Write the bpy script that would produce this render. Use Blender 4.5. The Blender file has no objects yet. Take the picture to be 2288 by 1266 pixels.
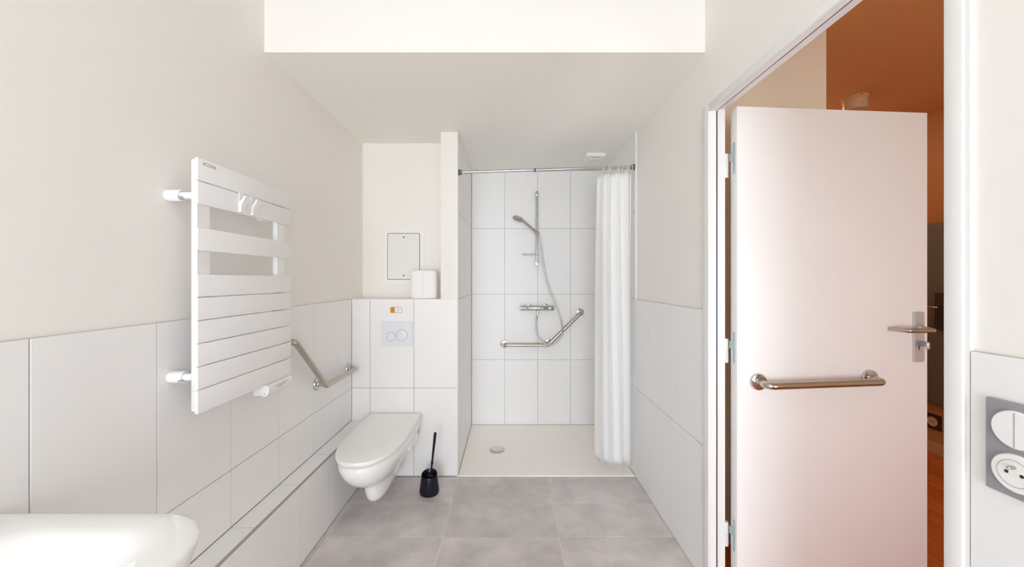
import bpy, bmesh, math, random
from mathutils import Vector, Matrix
random.seed(7)
SC = bpy.context.scene
COL = SC.collection
R = math.radians

# ------------------------------------------------------------------ camera
EYE = 1.33                      # eye height; X right, Y into the room, Z up
FPX = 832.0                     # focal length in pixels of the 2288 px wide frame
cam = bpy.data.cameras.new('camera')
cam.sensor_fit = 'HORIZONTAL'
cam.sensor_width = 36.0
cam.lens = FPX / 2288 * 36.0
cam.shift_x = (1144 - 1139) / 2288
cam.shift_y = (625 - 633) / 2288
cam.clip_start = 0.02
camo = bpy.data.objects.new('camera', cam)
camo.location = (0, 0, EYE)
camo.rotation_euler = (R(90), 0, 0)
COL.objects.link(camo)
SC.camera = camo

# ------------------------------------------------------------------ world, daylight, exposure
world = bpy.data.worlds.new('overcast_sky')
SC.world = world
world.use_nodes = True
bg = world.node_tree.nodes['Background']
bg.inputs[0].default_value = (0.91, 0.96, 1.0, 1)
bg.inputs[1].default_value = 15.0
WX0, WX1, WZ0, WZ1, WY = -1.02, 0.30, 0.15, 2.10, -3.20    # window opening in the wall behind the camera
pl = bpy.data.lights.new('window_portal', 'AREA')
pl.shape = 'RECTANGLE'
pl.size, pl.size_y = WX1 - WX0, WZ1 - WZ0
pl.cycles.is_portal = True
plo = bpy.data.objects.new('window_portal', pl)
plo.location = ((WX0 + WX1) / 2, WY - 0.05, (WZ0 + WZ1) / 2)
plo.rotation_euler = (R(90), 0, 0)
COL.objects.link(plo)
HW = (1.50, 2.30, 0.6, 1.55)      # unseen window added to light the door, near hall end (y = -1)
p2 = bpy.data.lights.new('added_hall_window_portal', 'AREA')
p2.shape = 'RECTANGLE'
p2.size, p2.size_y = HW[1] - HW[0], HW[3] - HW[2]
p2.cycles.is_portal = True
p2o = bpy.data.objects.new('added_hall_window_portal', p2)
p2o.location = ((HW[0] + HW[1]) / 2, -1.09, (HW[2] + HW[3]) / 2)
p2o.rotation_euler = (R(90), 0, 0)
COL.objects.link(p2o)
SC.view_settings.view_transform = 'Standard'
SC.view_settings.look = 'None'
SC.view_settings.gamma = 1.0
SC.view_settings.use_curve_mapping = False
SC.view_settings.exposure = 0.12
SC.cycles.max_bounces = 14
SC.cycles.diffuse_bounces = 10
SC.cycles.glossy_bounces = 6
SC.cycles.transparent_max_bounces = 12

# ------------------------------------------------------------------ materials
MATS = {}
def mat(name, col, rough=0.5, metal=0.0, bump=0.0, bscale=60.0, var=0.0, vscale=3.0, spec=0.5, trans=0.0,
        coat=0.0, transl=0.0, emis=None, rnd=0.0, stretch=(1, 1, 1)):
    if name in MATS:
        return MATS[name]
    m = bpy.data.materials.new(name)
    m.use_nodes = True
    nt = m.node_tree
    N, L = nt.nodes, nt.links
    b = N['Principled BSDF']
    b.inputs['Base Color'].default_value = (*col, 1)
    b.inputs['Roughness'].default_value = rough
    b.inputs['Metallic'].default_value = metal
    b.inputs['Specular IOR Level'].default_value = spec
    b.inputs['Transmission Weight'].default_value = trans
    b.inputs['Coat Weight'].default_value = coat
    if emis:
        b.inputs['Emission Color'].default_value = (*emis[:3], 1)
        b.inputs['Emission Strength'].default_value = emis[3]
    tc = N.new('ShaderNodeTexCoord')
    mp = N.new('ShaderNodeMapping')
    mp.inputs['Scale'].default_value = stretch
    L.new(tc.outputs['Object'], mp.inputs[0])
    src = mp.outputs[0]
    if var > 0 or rnd > 0:
        oi = N.new('ShaderNodeObjectInfo')
        add = N.new('ShaderNodeVectorMath'); add.operation = 'MULTIPLY_ADD'
        add.inputs[1].default_value = (37.0, 17.0, 23.0)
        L.new(oi.outputs['Random'], add.inputs[0]); L.new(src, add.inputs[2])
        n1 = N.new('ShaderNodeTexNoise'); n1.inputs['Scale'].default_value = vscale
        n1.inputs['Detail'].default_value = 8; n1.inputs['Roughness'].default_value = 0.62
        L.new(add.outputs[0], n1.inputs['Vector'])
        mr = N.new('ShaderNodeMapRange')
        mr.inputs[1].default_value = 0.28; mr.inputs[2].default_value = 0.72
        mr.inputs[3].default_value = 1 - var; mr.inputs[4].default_value = 1 + var
        L.new(n1.outputs['Fac'], mr.inputs[0])
        mr2 = N.new('ShaderNodeMapRange')
        mr2.inputs[3].default_value = 1 - rnd; mr2.inputs[4].default_value = 1 + rnd
        L.new(oi.outputs['Random'], mr2.inputs[0])
        mu = N.new('ShaderNodeMath'); mu.operation = 'MULTIPLY'
        L.new(mr.outputs[0], mu.inputs[0]); L.new(mr2.outputs[0], mu.inputs[1])
        sc = N.new('ShaderNodeVectorMath'); sc.operation = 'SCALE'
        sc.inputs[0].default_value = col
        L.new(mu.outputs[0], sc.inputs['Scale'])
        L.new(sc.outputs[0], b.inputs['Base Color'])
    if bump > 0:
        n2 = N.new('ShaderNodeTexNoise'); n2.inputs['Scale'].default_value = bscale
        n2.inputs['Detail'].default_value = 4
        L.new(src, n2.inputs['Vector'])
        bp = N.new('ShaderNodeBump'); bp.inputs['Strength'].default_value = bump
        bp.inputs['Distance'].default_value = 0.002
        L.new(n2.outputs['Fac'], bp.inputs['Height'])
        L.new(bp.outputs[0], b.inputs['Normal'])
    if transl > 0:
        t = N.new('ShaderNodeBsdfTranslucent'); t.inputs[0].default_value = (*col, 1)
        mx = N.new('ShaderNodeMixShader'); mx.inputs[0].default_value = transl
        L.new(b.outputs[0], mx.inputs[1]); L.new(t.outputs[0], mx.inputs[2])
        L.new(mx.outputs[0], N['Material Output'].inputs[0])
    MATS[name] = m
    return m

def pane_mat(name, tint=(1, 1, 1), gloss=0.06, rough=0.0):
    m = bpy.data.materials.new(name); m.use_nodes = True
    nt = m.node_tree; nt.nodes.clear()
    o = nt.nodes.new('ShaderNodeOutputMaterial')
    t = nt.nodes.new('ShaderNodeBsdfTransparent'); t.inputs[0].default_value = (*tint, 1)
    g = nt.nodes.new('ShaderNodeBsdfGlossy'); g.inputs['Roughness'].default_value = rough
    x = nt.nodes.new('ShaderNodeMixShader'); x.inputs[0].default_value = gloss
    nt.links.new(t.outputs[0], x.inputs[1]); nt.links.new(g.outputs[0], x.inputs[2])
    nt.links.new(x.outputs[0], o.inputs[0])
    return m

M_PLASTER = mat('cream_plaster', (0.87, 0.845, 0.81), 0.75, bump=0.10, bscale=55, spec=0.2)
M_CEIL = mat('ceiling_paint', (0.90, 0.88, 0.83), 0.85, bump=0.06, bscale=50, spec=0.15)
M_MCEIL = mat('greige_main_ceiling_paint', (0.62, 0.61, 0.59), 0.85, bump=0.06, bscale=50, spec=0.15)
M_TILE = mat('white_wall_tile', (0.865, 0.86, 0.858), 0.42, bump=0.015, bscale=14, rnd=0.008, var=0.004, spec=0.45)
M_GROUT = mat('grey_grout', (0.44, 0.42, 0.40), 0.9)
M_FTILE = mat('mottled_grey_floor_tile', (0.61, 0.565, 0.555), 0.45, var=0.22, vscale=4.5, rnd=0.03, bump=0.04, bscale=40, spec=0.35)
M_FGROUT = mat('cream_floor_grout', (0.86, 0.80, 0.70), 0.9)
M_CERAMIC = mat('white_glazed_ceramic', (0.93, 0.935, 0.93), 0.10, coat=0.5)
M_LID = mat('white_seat_plastic', (0.94, 0.94, 0.925), 0.25)
M_ENAMEL = mat('white_radiator_enamel', (0.86, 0.86, 0.865), 0.30)
M_WPLASTIC = mat('white_plastic', (0.86, 0.86, 0.85), 0.35)
M_PANELW = mat('pale_grey_white_plastic', (0.80, 0.80, 0.785), 0.4)
M_COOLPL = mat('cool_white_plastic', (0.79, 0.80, 0.85), 0.25)
M_CHROME = mat('chrome', (0.60, 0.60, 0.60), 0.10, metal=1)
M_STEEL = mat('brushed_stainless', (0.52, 0.465, 0.40), 0.24, metal=1, bump=0.03, bscale=120)
M_ALU = mat('satin_aluminium', (0.62, 0.62, 0.66), 0.34, metal=0.8)
M_ZINC = mat('galvanised_zinc', (0.45, 0.56, 0.57), 0.35, metal=0.7, var=0.08, vscale=60)
M_DARK = mat('dark_rubber', (0.02, 0.02, 0.022), 0.6)
M_SEAL = mat('black_seal', (0.015, 0.015, 0.03), 0.5)
M_NAVY = mat('navy_black_plastic', (0.009, 0.008, 0.02), 0.25, spec=0.3)
M_TRAY = mat('cream_shower_tray', (0.98, 0.94, 0.885), 0.35, bump=0.05, bscale=200)
M_DOOR = mat('white_door_paint', (0.85, 0.84, 0.84), 0.42, bump=0.02, bscale=30)
M_FRAME = mat('white_frame_paint', (0.82, 0.81, 0.805), 0.4)
M_FABRIC = mat('white_curtain_fabric', (0.93, 0.93, 0.93), 0.8, transl=0.10, bump=0.05, bscale=300, spec=0.1)
M_WRAP = mat('white_paper_wrap', (0.90, 0.885, 0.87), 0.5, bump=0.9, bscale=30, spec=0.3, stretch=(1, 1, 0.6))
M_ORANGE = mat('orange_print', (0.72, 0.33, 0.015), 0.5)
M_PAPER = mat('white_sticker_paper', (0.85, 0.86, 0.88), 0.5)
M_BROWNPR = mat('brown_print', (0.25, 0.11, 0.01), 0.6)
M_GREYPR = mat('grey_print', (0.28, 0.28, 0.30), 0.6)
M_GREYLINE = mat('pale_grey_line', (0.42, 0.42, 0.45), 0.5)
M_PLATE = mat('grey_wall_plate', (0.30, 0.29, 0.315), 0.4)
M_CAP = mat('dark_grey_end_cap', (0.13, 0.14, 0.145), 0.35, metal=0.3)
M_PROFILE = mat('grey_edge_profile', (0.42, 0.40, 0.385), 0.4, metal=0.2)
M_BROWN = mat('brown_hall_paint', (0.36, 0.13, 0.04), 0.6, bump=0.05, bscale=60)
M_HCREAM = mat('cream_hall_paint', (0.82, 0.74, 0.60), 0.75, bump=0.05, bscale=60)
M_HCEIL = mat('shade_brown_ceiling', (0.66, 0.30, 0.12), 0.7, bump=0.05, bscale=60)  # white ceiling; dim light and warm floor bounce painted in as brown
M_WOOD = mat('red_brown_wood', (0.50, 0.12, 0.020), 0.35, var=0.28, vscale=5, rnd=0.12, stretch=(9, 0.8, 1))
M_HBASE = mat('tan_skirting', (0.52, 0.30, 0.15), 0.5)
M_HDARK = mat('dark_grey_green_lacquer', (0.12, 0.105, 0.09), 0.45)
M_HBLACK = mat('maroon_black_plate', (0.03, 0.012, 0.012), 0.4)
M_HTAN = mat('tan_plastic', (0.62, 0.44, 0.27), 0.45)
M_CLEAR = pane_mat('clear_plastic', (0.96, 0.96, 0.96), 0.10, 0.2)
M_GLASS = pane_mat('window_glass', (0.98, 0.99, 1.0), 0.04)

# ------------------------------------------------------------------ mesh helpers
ORG = {}
class MB:
    def __init__(s): s.v = []; s.f = []
    def add(s, vs, fs):
        o = len(s.v); s.v += [Vector(p) for p in vs]
        s.f += [[i + o for i in f] for f in fs]; return s
    def merge(s, other): return s.add(other.v, other.f)
    def xf(s, fn): s.v = [Vector(fn(p)) for p in s.v]; return s

def box(x0, x1, y0, y1, z0, z1, bev=0.0, seg=2):
    bm = bmesh.new()
    bmesh.ops.create_cube(bm, size=1.0)
    for v in bm.verts:
        v.co = Vector(((x0 + x1) / 2 + v.co.x * (x1 - x0), (y0 + y1) / 2 + v.co.y * (y1 - y0), (z0 + z1) / 2 + v.co.z * (z1 - z0)))
    if bev > 0:
        bmesh.ops.bevel(bm, geom=list(bm.edges), offset=bev, segments=seg, profile=0.5, affect='EDGES')
    m = MB(); bm.verts.index_update()
    m.add([v.co.copy() for v in bm.verts], [[v.index for v in f.verts] for f in bm.faces])
    bm.free(); return m

def loft(rings, cap0=True, cap1=True, closed=True):
    m = MB(); n = len(rings[0]); fs = []
    vs = [p for r in rings for p in r]
    for i in range(len(rings) - 1):
        for j in range(n if closed else n - 1):
            k = (j + 1) % n
            fs.append([i * n + j, i * n + k, (i + 1) * n + k, (i + 1) * n + j])
    if cap0: fs.append(list(range(n))[::-1])
    if cap1: fs.append([(len(rings) - 1) * n + j for j in range(n)])
    return m.add(vs, fs)

def frame_of(t):
    t = Vector(t).normalized()
    a = Vector((0, 0, 1)) if abs(t.z) < 0.9 else Vector((1, 0, 0))
    u = t.cross(a).normalized(); return u, t.cross(u).normalized()

def tube(path, r, n=14, closed=False, cap=True):
    P = [Vector(p) for p in path]; rings = []; u = None
    for i, p in enumerate(P):
        if closed: t = P[(i + 1) % len(P)] - P[i - 1]
        else: t = P[min(i + 1, len(P) - 1)] - P[max(i - 1, 0)]
        t.normalize()
        if u is None: u, w = frame_of(t)
        else:
            u = (u - t * u.dot(t)).normalized(); w = t.cross(u)
        rr = r[i] if isinstance(r, (list, tuple)) else r
        rings.append([p + (u * math.cos(a) + w * math.sin(a)) * rr for a in [2 * math.pi * k / n for k in range(n)]])
    if closed:
        rings.append(rings[0]); return loft(rings, False, False)
    return loft(rings, cap, cap)

def fillet(pts, rad, seg=7):
    P = [Vector(p) for p in pts]; out = [P[0]]
    for i in range(1, len(P) - 1):
        a, b = (P[i - 1] - P[i]).normalized(), (P[i + 1] - P[i]).normalized()
        th = a.angle(b); d = rad / math.tan(th / 2)
        d = min(d, (P[i - 1] - P[i]).length * 0.49, (P[i + 1] - P[i]).length * 0.49)
        p0, p1 = P[i] + a * d, P[i] + b * d
        for k in range(seg + 1):
            t = k / seg
            out.append(p0 * (1 - t) ** 2 + P[i] * 2 * t * (1 - t) + p1 * t * t)
    out.append(P[-1]); return out

def spline(pts, seg=8):
    P = [Vector(p) for p in pts]; P = [P[0] * 2 - P[1]] + P + [P[-1] * 2 - P[-2]]; out = []
    for i in range(1, len(P) - 2):
        for k in range(seg):
            t = k / seg
            out.append(0.5 * ((2 * P[i]) + (P[i + 1] - P[i - 1]) * t + (2 * P[i - 1] - 5 * P[i] + 4 * P[i + 1] - P[i + 2]) * t * t
                              + (3 * P[i] - P[i - 1] - 3 * P[i + 1] + P[i + 2]) * t ** 3))
    out.append(P[-2]); return out

def lathe(c, axis, prof, n=28):
    """prof: list of (distance along axis, radius)"""
    c = Vector(c); t = Vector(axis).normalized(); u, w = frame_of(t)
    rings = [[c + t * d + (u * math.cos(a) + w * math.sin(a)) * max(r, 1e-4) for a in [2 * math.pi * k / n for k in range(n)]] for d, r in prof]
    return loft(rings)

def rrect(w, h, r, n=5):
    pts = []
    for cx, cy, a0 in ((w / 2 - r, h / 2 - r, 0), (-w / 2 + r, h / 2 - r, 90), (-w / 2 + r, -h / 2 + r, 180), (w / 2 - r, -h / 2 + r, 270)):
        for k in range(n + 1):
            a = R(a0 + 90 * k / n); pts.append((cx + r * math.cos(a), cy + r * math.sin(a)))
    return pts

def plate(c, u, v, w, h, r, t, bev=0.0015):
    """rounded plate: centre of its back face c, axes u v, thickness t along u x v"""
    c, u, v = Vector(c), Vector(u).normalized(), Vector(v).normalized(); nn = u.cross(v)
    f = lambda pts, d: [c + u * a + v * b + nn * d for a, b in pts]
    return loft([f(rrect(w, h, r), 0), f(rrect(w, h, r), t - bev), f(rrect(w - 2 * bev, h - 2 * bev, max(r - bev, 1e-4)), t)])

def outlined(c, u, v, pts, t):
    c, u, v = Vector(c), Vector(u).normalized(), Vector(v).normalized(); nn = u.cross(v)
    return loft([[c + u * a + v * b + nn * d for a, b in pts] for d in (0, t)])

def link(name, mb, material, parent=None, smooth=38, org=None):
    base = ORG.get(parent.name, Vector()) if parent else Vector()
    if org is None:
        if parent: org = base
        else:
            xs = [p.x for p in mb.v]; ys = [p.y for p in mb.v]; zs = [p.z for p in mb.v]
            org = Vector(((min(xs) + max(xs)) / 2, (min(ys) + max(ys)) / 2, min(zs)))
    org = Vector(org)
    me = bpy.data.meshes.new(name)
    me.from_pydata([p - org for p in mb.v], [], mb.f)
    bm = bmesh.new(); bm.from_mesh(me)
    bmesh.ops.recalc_face_normals(bm, faces=bm.faces); bm.to_mesh(me); bm.free()
    if smooth:
        me.shade_smooth(); me.set_sharp_from_angle(angle=R(smooth))
    me.materials.append(material)
    o = bpy.data.objects.new(name, me)
    COL.objects.link(o)
    if parent: o.parent = parent
    o.location = org - base
    ORG[o.name] = org
    return o

def empty(name, loc):
    o = bpy.data.objects.new(name, None); o.empty_display_size = 0.05
    o.location = loc; COL.objects.link(o); ORG[o.name] = Vector(loc); return o

def tag(o, label, cat, group=None, kind=None):
    o['label'] = label; o['category'] = cat
    if group: o['group'] = group
    if kind: o['kind'] = kind
    return o

def struct(name, mb, material, label, cat, smooth=0):
    o = link(name, mb, material, None, smooth, org=(0, 0, 0))
    return tag(o, label, cat, kind='structure')

TM = {}
TH = 0.009                      # tile thickness
def tile(parent, o, u, v, w, h, material, name='tile', g=0.003, t=TH, b=0.0008):
    """one tile: lower corner o on the bed, axes u v, pitch w x h with a joint of g; u x v points out"""
    w2, h2 = round(w - g, 4), round(h - g, 4)
    if w2 < 0.004 or h2 < 0.004: return
    key = (w2, h2, t, material.name, name)
    if key not in TM:
        vs = [(0, 0, 0), (w2, 0, 0), (w2, h2, 0), (0, h2, 0), (0, 0, t - b), (w2, 0, t - b), (w2, h2, t - b), (0, h2, t - b),
              (b, b, t), (w2 - b, b, t), (w2 - b, h2 - b, t), (b, h2 - b, t)]
        fs = [(8, 9, 10, 11)] + [(i, (i + 1) % 4, 4 + (i + 1) % 4, 4 + i) for i in range(4)] + [(4 + i, 4 + (i + 1) % 4, 8 + (i + 1) % 4, 8 + i) for i in range(4)]
        me = bpy.data.meshes.new(name); me.from_pydata(vs, [], fs); me.materials.append(material)
        TM[key] = me
    u, v = Vector(u), Vector(v); n = u.cross(v)
    ob = bpy.data.objects.new(name, TM[key]); COL.objects.link(ob); ob.parent = parent
    mw = Matrix((u, v, n)).transposed().to_4x4()
    mw.translation = Vector(o) + (u + v) * g / 2
    ob.matrix_basis = mw
    return ob

def text(name, s, size, mw, material, parent, ext=0.0002):
    cu = bpy.data.curves.new(name, 'FONT'); cu.body = s; cu.size = size; cu.extrude = ext
    tmp = bpy.data.objects.new(name, cu); COL.objects.link(tmp)
    dg = bpy.context.evaluated_depsgraph_get()
    me = bpy.data.meshes.new_from_object(tmp.evaluated_get(dg))
    bpy.data.objects.remove(tmp); bpy.data.curves.remove(cu)
    me.transform(mw); me.transform(Matrix.Translation(-ORG[parent.name]))
    me.materials.clear(); me.materials.append(material); me.name = name
    o = bpy.data.objects.new(name, me); COL.objects.link(o); o.parent = parent
    return o

X, Y, Z = Vector((1, 0, 0)), Vector((0, 1, 0)), Vector((0, 0, 1))

# ------------------------------------------------------------------ dimensions of the room
XL, XR = -1.07, 0.85            # finished tile faces left and right
YT, YS, YN = 2.52, 3.41, 2.73   # toilet wall, shower back wall, niche back
XP0, XP1 = -0.467, -0.352       # partition between niche and shower
ZC, ZU = 2.33, 2.80             # low ceiling, main ceiling
TT = 1.20                       # top of the wall tiling
YB = 1.65                       # front of the low ceiling
XH = XR + 0.08                  # hall side of the right wall
DY0, DY1, DZ = 0.695, 1.631, 2.078     # door hole

# ------------------------------------------------------------------ structure
fl = struct('floor', box(-1.2, XH, WY - 0.2, YS + 0.2, -0.12, -TH + 0.006), M_FGROUT, 'grey rectangular tile floor of the bathroom with cream joints', 'floor')
lx = [-0.975, -0.948, -0.349, 0.256, 0.857]
yl = [2.518]
while yl[-1] > WY: yl.append(yl[-1] - 0.2955)
for a, b in zip(lx[:-1], lx[1:]):
    for p, q in zip(yl[1:], yl[:-1]):
        tile(fl, (a, p, -TH), X, Y, b - a, q - p, M_FTILE, g=0.005)
tile(fl, (0.857, DY0, -TH), X, Y, XH - 0.857, DY1 - DY0, M_FTILE, g=0.004)

wl = struct('wall_left', box(-1.25, XL - TH, WY, YS + 0.2, 0, ZU), M_PLASTER, 'cream plaster wall with white tile wainscot behind the towel radiator', 'wall')
tl = box(XL - TH, XL - 0.004, WY, YT + 0.006, 0.30, TT - 0.001)
link('grout_bed', tl, M_GROUT, wl, 0)
ys = [2.33 - 0.3 * k for k in range(20)]
ys = [YT] + ys
for a, b in zip(ys[1:], ys[:-1]):
    if b < WY: continue
    a = max(a, WY)
    for z0, z1 in ((0.38, 0.60), (0.60, TT)):
        tile(wl, (XL - TH, a, z0), Y, Z, b - a, z1 - z0, M_TILE)

XLE, ZLE = -0.972, 0.38
le = struct('wall_ledge', box(-1.12, XLE - TH + 0.005, WY, YT + 0.004, 0, ZLE - TH + 0.005), M_GROUT, 'low white tiled pipe ledge running along the foot of the left wall', 'ledge')
for a, b in zip(ys[1:], ys[:-1]):
    if b < WY: continue
    a = max(a, WY)
    tile(le, (XL, b, ZLE - TH), -Y, X, b - a, XLE - XL - 0.004, M_TILE)
    tile(le, (XLE - TH, a, 0.002), Y, Z, b - a, ZLE - 0.008, M_TILE)
link('edge_profile', box(XLE - 0.006, XLE + 0.0015, WY, YT, ZLE - 0.007, ZLE + 0.001), M_PROFILE, le, 0)

wt = struct('wall_toilet', box(-1.12, XP1 - TH, YT + TH, YN + 0.05, 0, TT - 0.004), M_PLASTER, 'white tiled half-height boxing wall behind the toilet', 'wall')
link('grout_bed', box(XL - TH, XP1 - 0.004, YT + 0.004, YT + TH, 0, TT - 0.002), M_GROUT, wt, 0)
xs = [XP1 - 0.001, -0.649, -0.946, XL]
for a, b in zip(xs[1:], xs[:-1]):
    for z0, z1 in ((0.004, 0.60), (0.60, TT)):
        tile(wt, (a, YT + TH, z0), X, Z, b - a, z1 - z0, M_TILE)
link('shelf_board', box(XL - 0.005, XP0, YT + TH, YN, TT - 0.004, TT), M_PLASTER, wt, 0)
struct('wall_niche', box(-1.25, XP0, YN, YN + 0.15, TT - 0.01, ZC), M_PLASTER, 'cream plaster back of the niche above the toilet', 'wall')

wp = struct('wall_partition', box(XP0, XP1 - TH, YT + TH - 0.001, YS + 0.15, 0, ZC), M_PLASTER, 'narrow cream plaster partition between niche and shower', 'wall')
link('plaster_front', box(XP0, XP1 - 0.006, YT, YT + TH, TT + 0.003, ZC), M_PLASTER, wp, 0)
link('corner_trim', box(XP1 - 0.007, XP1 + 0.001, YT - 0.001, YT + 0.008, 0.0, ZC), M_FRAME, wp, 0)
link('grout_bed', box(XP1 - TH, XP1 - 0.004, YT + TH, YS + TH, 0, ZC), M_GROUT, wp, 0)
SROW = [0.0, 0.60, 1.20, 1.80, ZC]
yside = [YT + 0.009, 2.81, 3.11, YS]
for a, b in zip(yside[:-1], yside[1:]):
    for z0, z1 in zip(SROW[:-1], SROW[1:]):
        tile(wp, (XP1 - TH, a, z0), Y, Z, b - a, z1 - z0, M_TILE)

wb = struct('wall_back', box(XP1 - 0.1, XR + 0.02, YS + TH, YS + 0.2, 0, ZC), M_GROUT, 'white tiled back wall of the shower', 'wall')
link('grout_bed', box(XP1 - 0.004, XR + 0.004, YS + 0.004, YS + TH, 0, ZC), M_GROUT, wb, 0)
xb = [XP1 + 0.004, -0.046, 0.256, 0.557, XR]
for a, b in zip(xb[:-1], xb[1:]):
    for z0, z1 in zip(SROW[:-1], SROW[1:]):
        tile(wb, (a, YS + TH, z0), X, Z, b - a, z1 - z0, M_TILE)

w = MB()
w.merge(box(XR + TH, XH, WY, DY0, 0, ZU)); w.merge(box(XR + TH, XH, DY1, YS + 0.2, 0, ZU)); w.merge(box(XR + TH, XH, DY0, DY1, DZ, ZU))
wr = struct('wall_right', w, M_PLASTER, 'cream plaster wall with white tile wainscot around the doorway', 'wall')
for a, b, top in ((WY, DY0 - 0.0065, TT - 0.001), (DY1, YT, TT - 0.001), (YT, YS + TH, ZC)):
    link('grout_bed', box(XR + 0.004, XR + TH, a, b, 0, top), M_GROUT, wr, 0)
yr = [DY1 + 0.001, 1.925, 2.22, YT]
yn = [DY0 - 0.0065 - 0.3 * k for k in range(14)]
for a, b in list(zip(yr[:-1], yr[1:])) + list(zip(yn[1:], yn[:-1])):
    if b < WY: continue
    a = max(a, WY)
    for z0, z1 in ((0.002, 0.60), (0.60, TT)):
        tile(wr, (XR + TH, b, z0), -Y, Z, b - a, z1 - z0, M_TILE)
for a, b in zip([YT + 0.004, 2.81, 3.11], [2.81, 3.11, YS]):
    for z0, z1 in zip(SROW[:-1], SROW[1:]):
        tile(wr, (XR + TH, b, z0), -Y, Z, b - a, z1 - z0, M_TILE)
link('corner_trim', box(XR - 0.001, XR + TH, YT - 0.004, YT + 0.005, 0, ZC), M_FRAME, wr, 0)
link('plaster_edge_bead', box(XR + 0.001, XR + TH, DY0 - 0.006, DY0 - 0.0005, 0, ZU - 0.01), M_FRAME, wr, 0)

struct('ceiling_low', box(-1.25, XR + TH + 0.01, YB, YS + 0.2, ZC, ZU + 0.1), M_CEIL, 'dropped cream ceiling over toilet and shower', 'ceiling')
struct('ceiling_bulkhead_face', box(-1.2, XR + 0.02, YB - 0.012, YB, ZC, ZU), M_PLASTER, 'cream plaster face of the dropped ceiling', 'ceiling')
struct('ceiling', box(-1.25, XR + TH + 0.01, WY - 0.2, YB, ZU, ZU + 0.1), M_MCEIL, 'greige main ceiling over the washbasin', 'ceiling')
w = MB()
w.merge(box(-1.25, WX0, WY - 0.2, WY, 0, ZU)); w.merge(box(WX1, XH, WY - 0.2, WY, 0, ZU))
w.merge(box(WX0, WX1, WY - 0.2, WY, 0, WZ0)); w.merge(box(WX0, WX1, WY - 0.2, WY, WZ1, ZU))
struct('wall_rear', w, M_PLASTER, 'cream plaster wall holding the window opposite the shower', 'wall')
wi = empty('window_1', ((WX0 + WX1) / 2, WY - 0.1, WZ0))
tag(wi, 'white framed window facing the shower', 'window', kind='structure')
w = MB(); cx = (WX0 + WX1) / 2
for a, b, c, d in ((WX0, WX0 + 0.05, WZ0, WZ1), (WX1 - 0.05, WX1, WZ0, WZ1), (cx - 0.03, cx + 0.03, WZ0 + 0.05, WZ1 - 0.05),
                   (WX0 + 0.05, WX1 - 0.05, WZ0, WZ0 + 0.05), (WX0 + 0.05, WX1 - 0.05, WZ1 - 0.05, WZ1)):
    w.merge(box(a, b, WY - 0.13, WY - 0.08, c, d))
link('window_frame', w, M_FRAME, wi, 0)
for a, b in ((WX0 + 0.05, cx - 0.03), (cx + 0.03, WX1 - 0.05)):
    link('pane', box(a, b, WY - 0.11, WY - 0.104, WZ0 + 0.05, WZ1 - 0.05), M_GLASS, wi, 0)

# door frame
tf = empty('trim_1', (XR + 0.04, (DY0 + DY1) / 2, 0))
tag(tf, 'white rebated door frame around the open doorway', 'door frame', kind='structure')
XF = XR - 0.006
def jamb(y_out, y_in, y_reb, name):
    w = MB()
    w.merge(box(XF, XF + 0.012, min(y_out, y_in), max(y_out, y_in), 0, DZ, 0.003))
    w.merge(box(XF + 0.0121, XR + 0.030, min(y_out, y_in + (0.004 if y_in > 1 else -0.004)), max(y_out, y_in + (0.004 if y_in > 1 else -0.004)), 0, DZ))
    w.merge(box(XR + 0.0301, XH - 0.003, min(y_out, y_reb), max(y_out, y_reb), 0, DZ))
    link(name, w, M_FRAME, tf, 30)
jamb(DY1, 1.583, 1.603, 'door_jamb')
jamb(DY0, 0.7256, 0.705, 'door_jamb')
w = MB()
w.merge(box(XF, XF + 0.012, 0.7257, 1.5829, 2.046, DZ, 0.003))
w.merge(box(XF + 0.0121, XR + 0.030, 0.7217, 1.5869, 2.050, DZ)); w.merge(box(XR + 0.0301, XH - 0.003, 0.7051, 1.6029, 2.064, DZ))
link('door_head', w, M_FRAME, tf, 30)
link('door_seal', box(XR + 0.030, XR + 0.036, 1.5885, 1.604, 0, 2.05), M_SEAL, tf, 0)
link('door_seal', box(XR + 0.030, XR + 0.036, 0.715, 1.59, 2.052, 2.066), M_SEAL, tf, 0)

# unseen flush lamp, added to brighten toilet lid, tray and floor
LXC, LYC = -0.05, -0.10
bl = empty('added_ceiling_lamp', (LXC, LYC, ZU - 0.09))
tag(bl, 'round white flush ceiling lamp added out of view to brighten the bathroom', 'lamp')
link('lamp_base', lathe((LXC, LYC, ZU), -Z, [(0, 0.20), (0.025, 0.20), (0.025, 0.15)], 40), M_WPLASTIC, bl)
link('lamp_shade', lathe((LXC, LYC, ZU - 0.022), -Z, [(0, 0.19), (0.03, 0.185), (0.055, 0.15), (0.068, 0.08), (0.072, 0.001)], 40),
     mat('lit_opal_glass', (0.9, 0.9, 0.88), 0.4, emis=(1.0, 0.95, 0.88, 7.0)), bl)

# ------------------------------------------------------------------ hallway beyond the door
XW, YH0, YH1, ZH = 3.26, -1.0, 4.60, 2.61
hf = struct('floor_hall', box(XH, XW + 0.1, YH0, YH1 + 0.1, -0.12, -0.016), M_DARK, 'red brown wooden plank floor of the hallway', 'floor')

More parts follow.
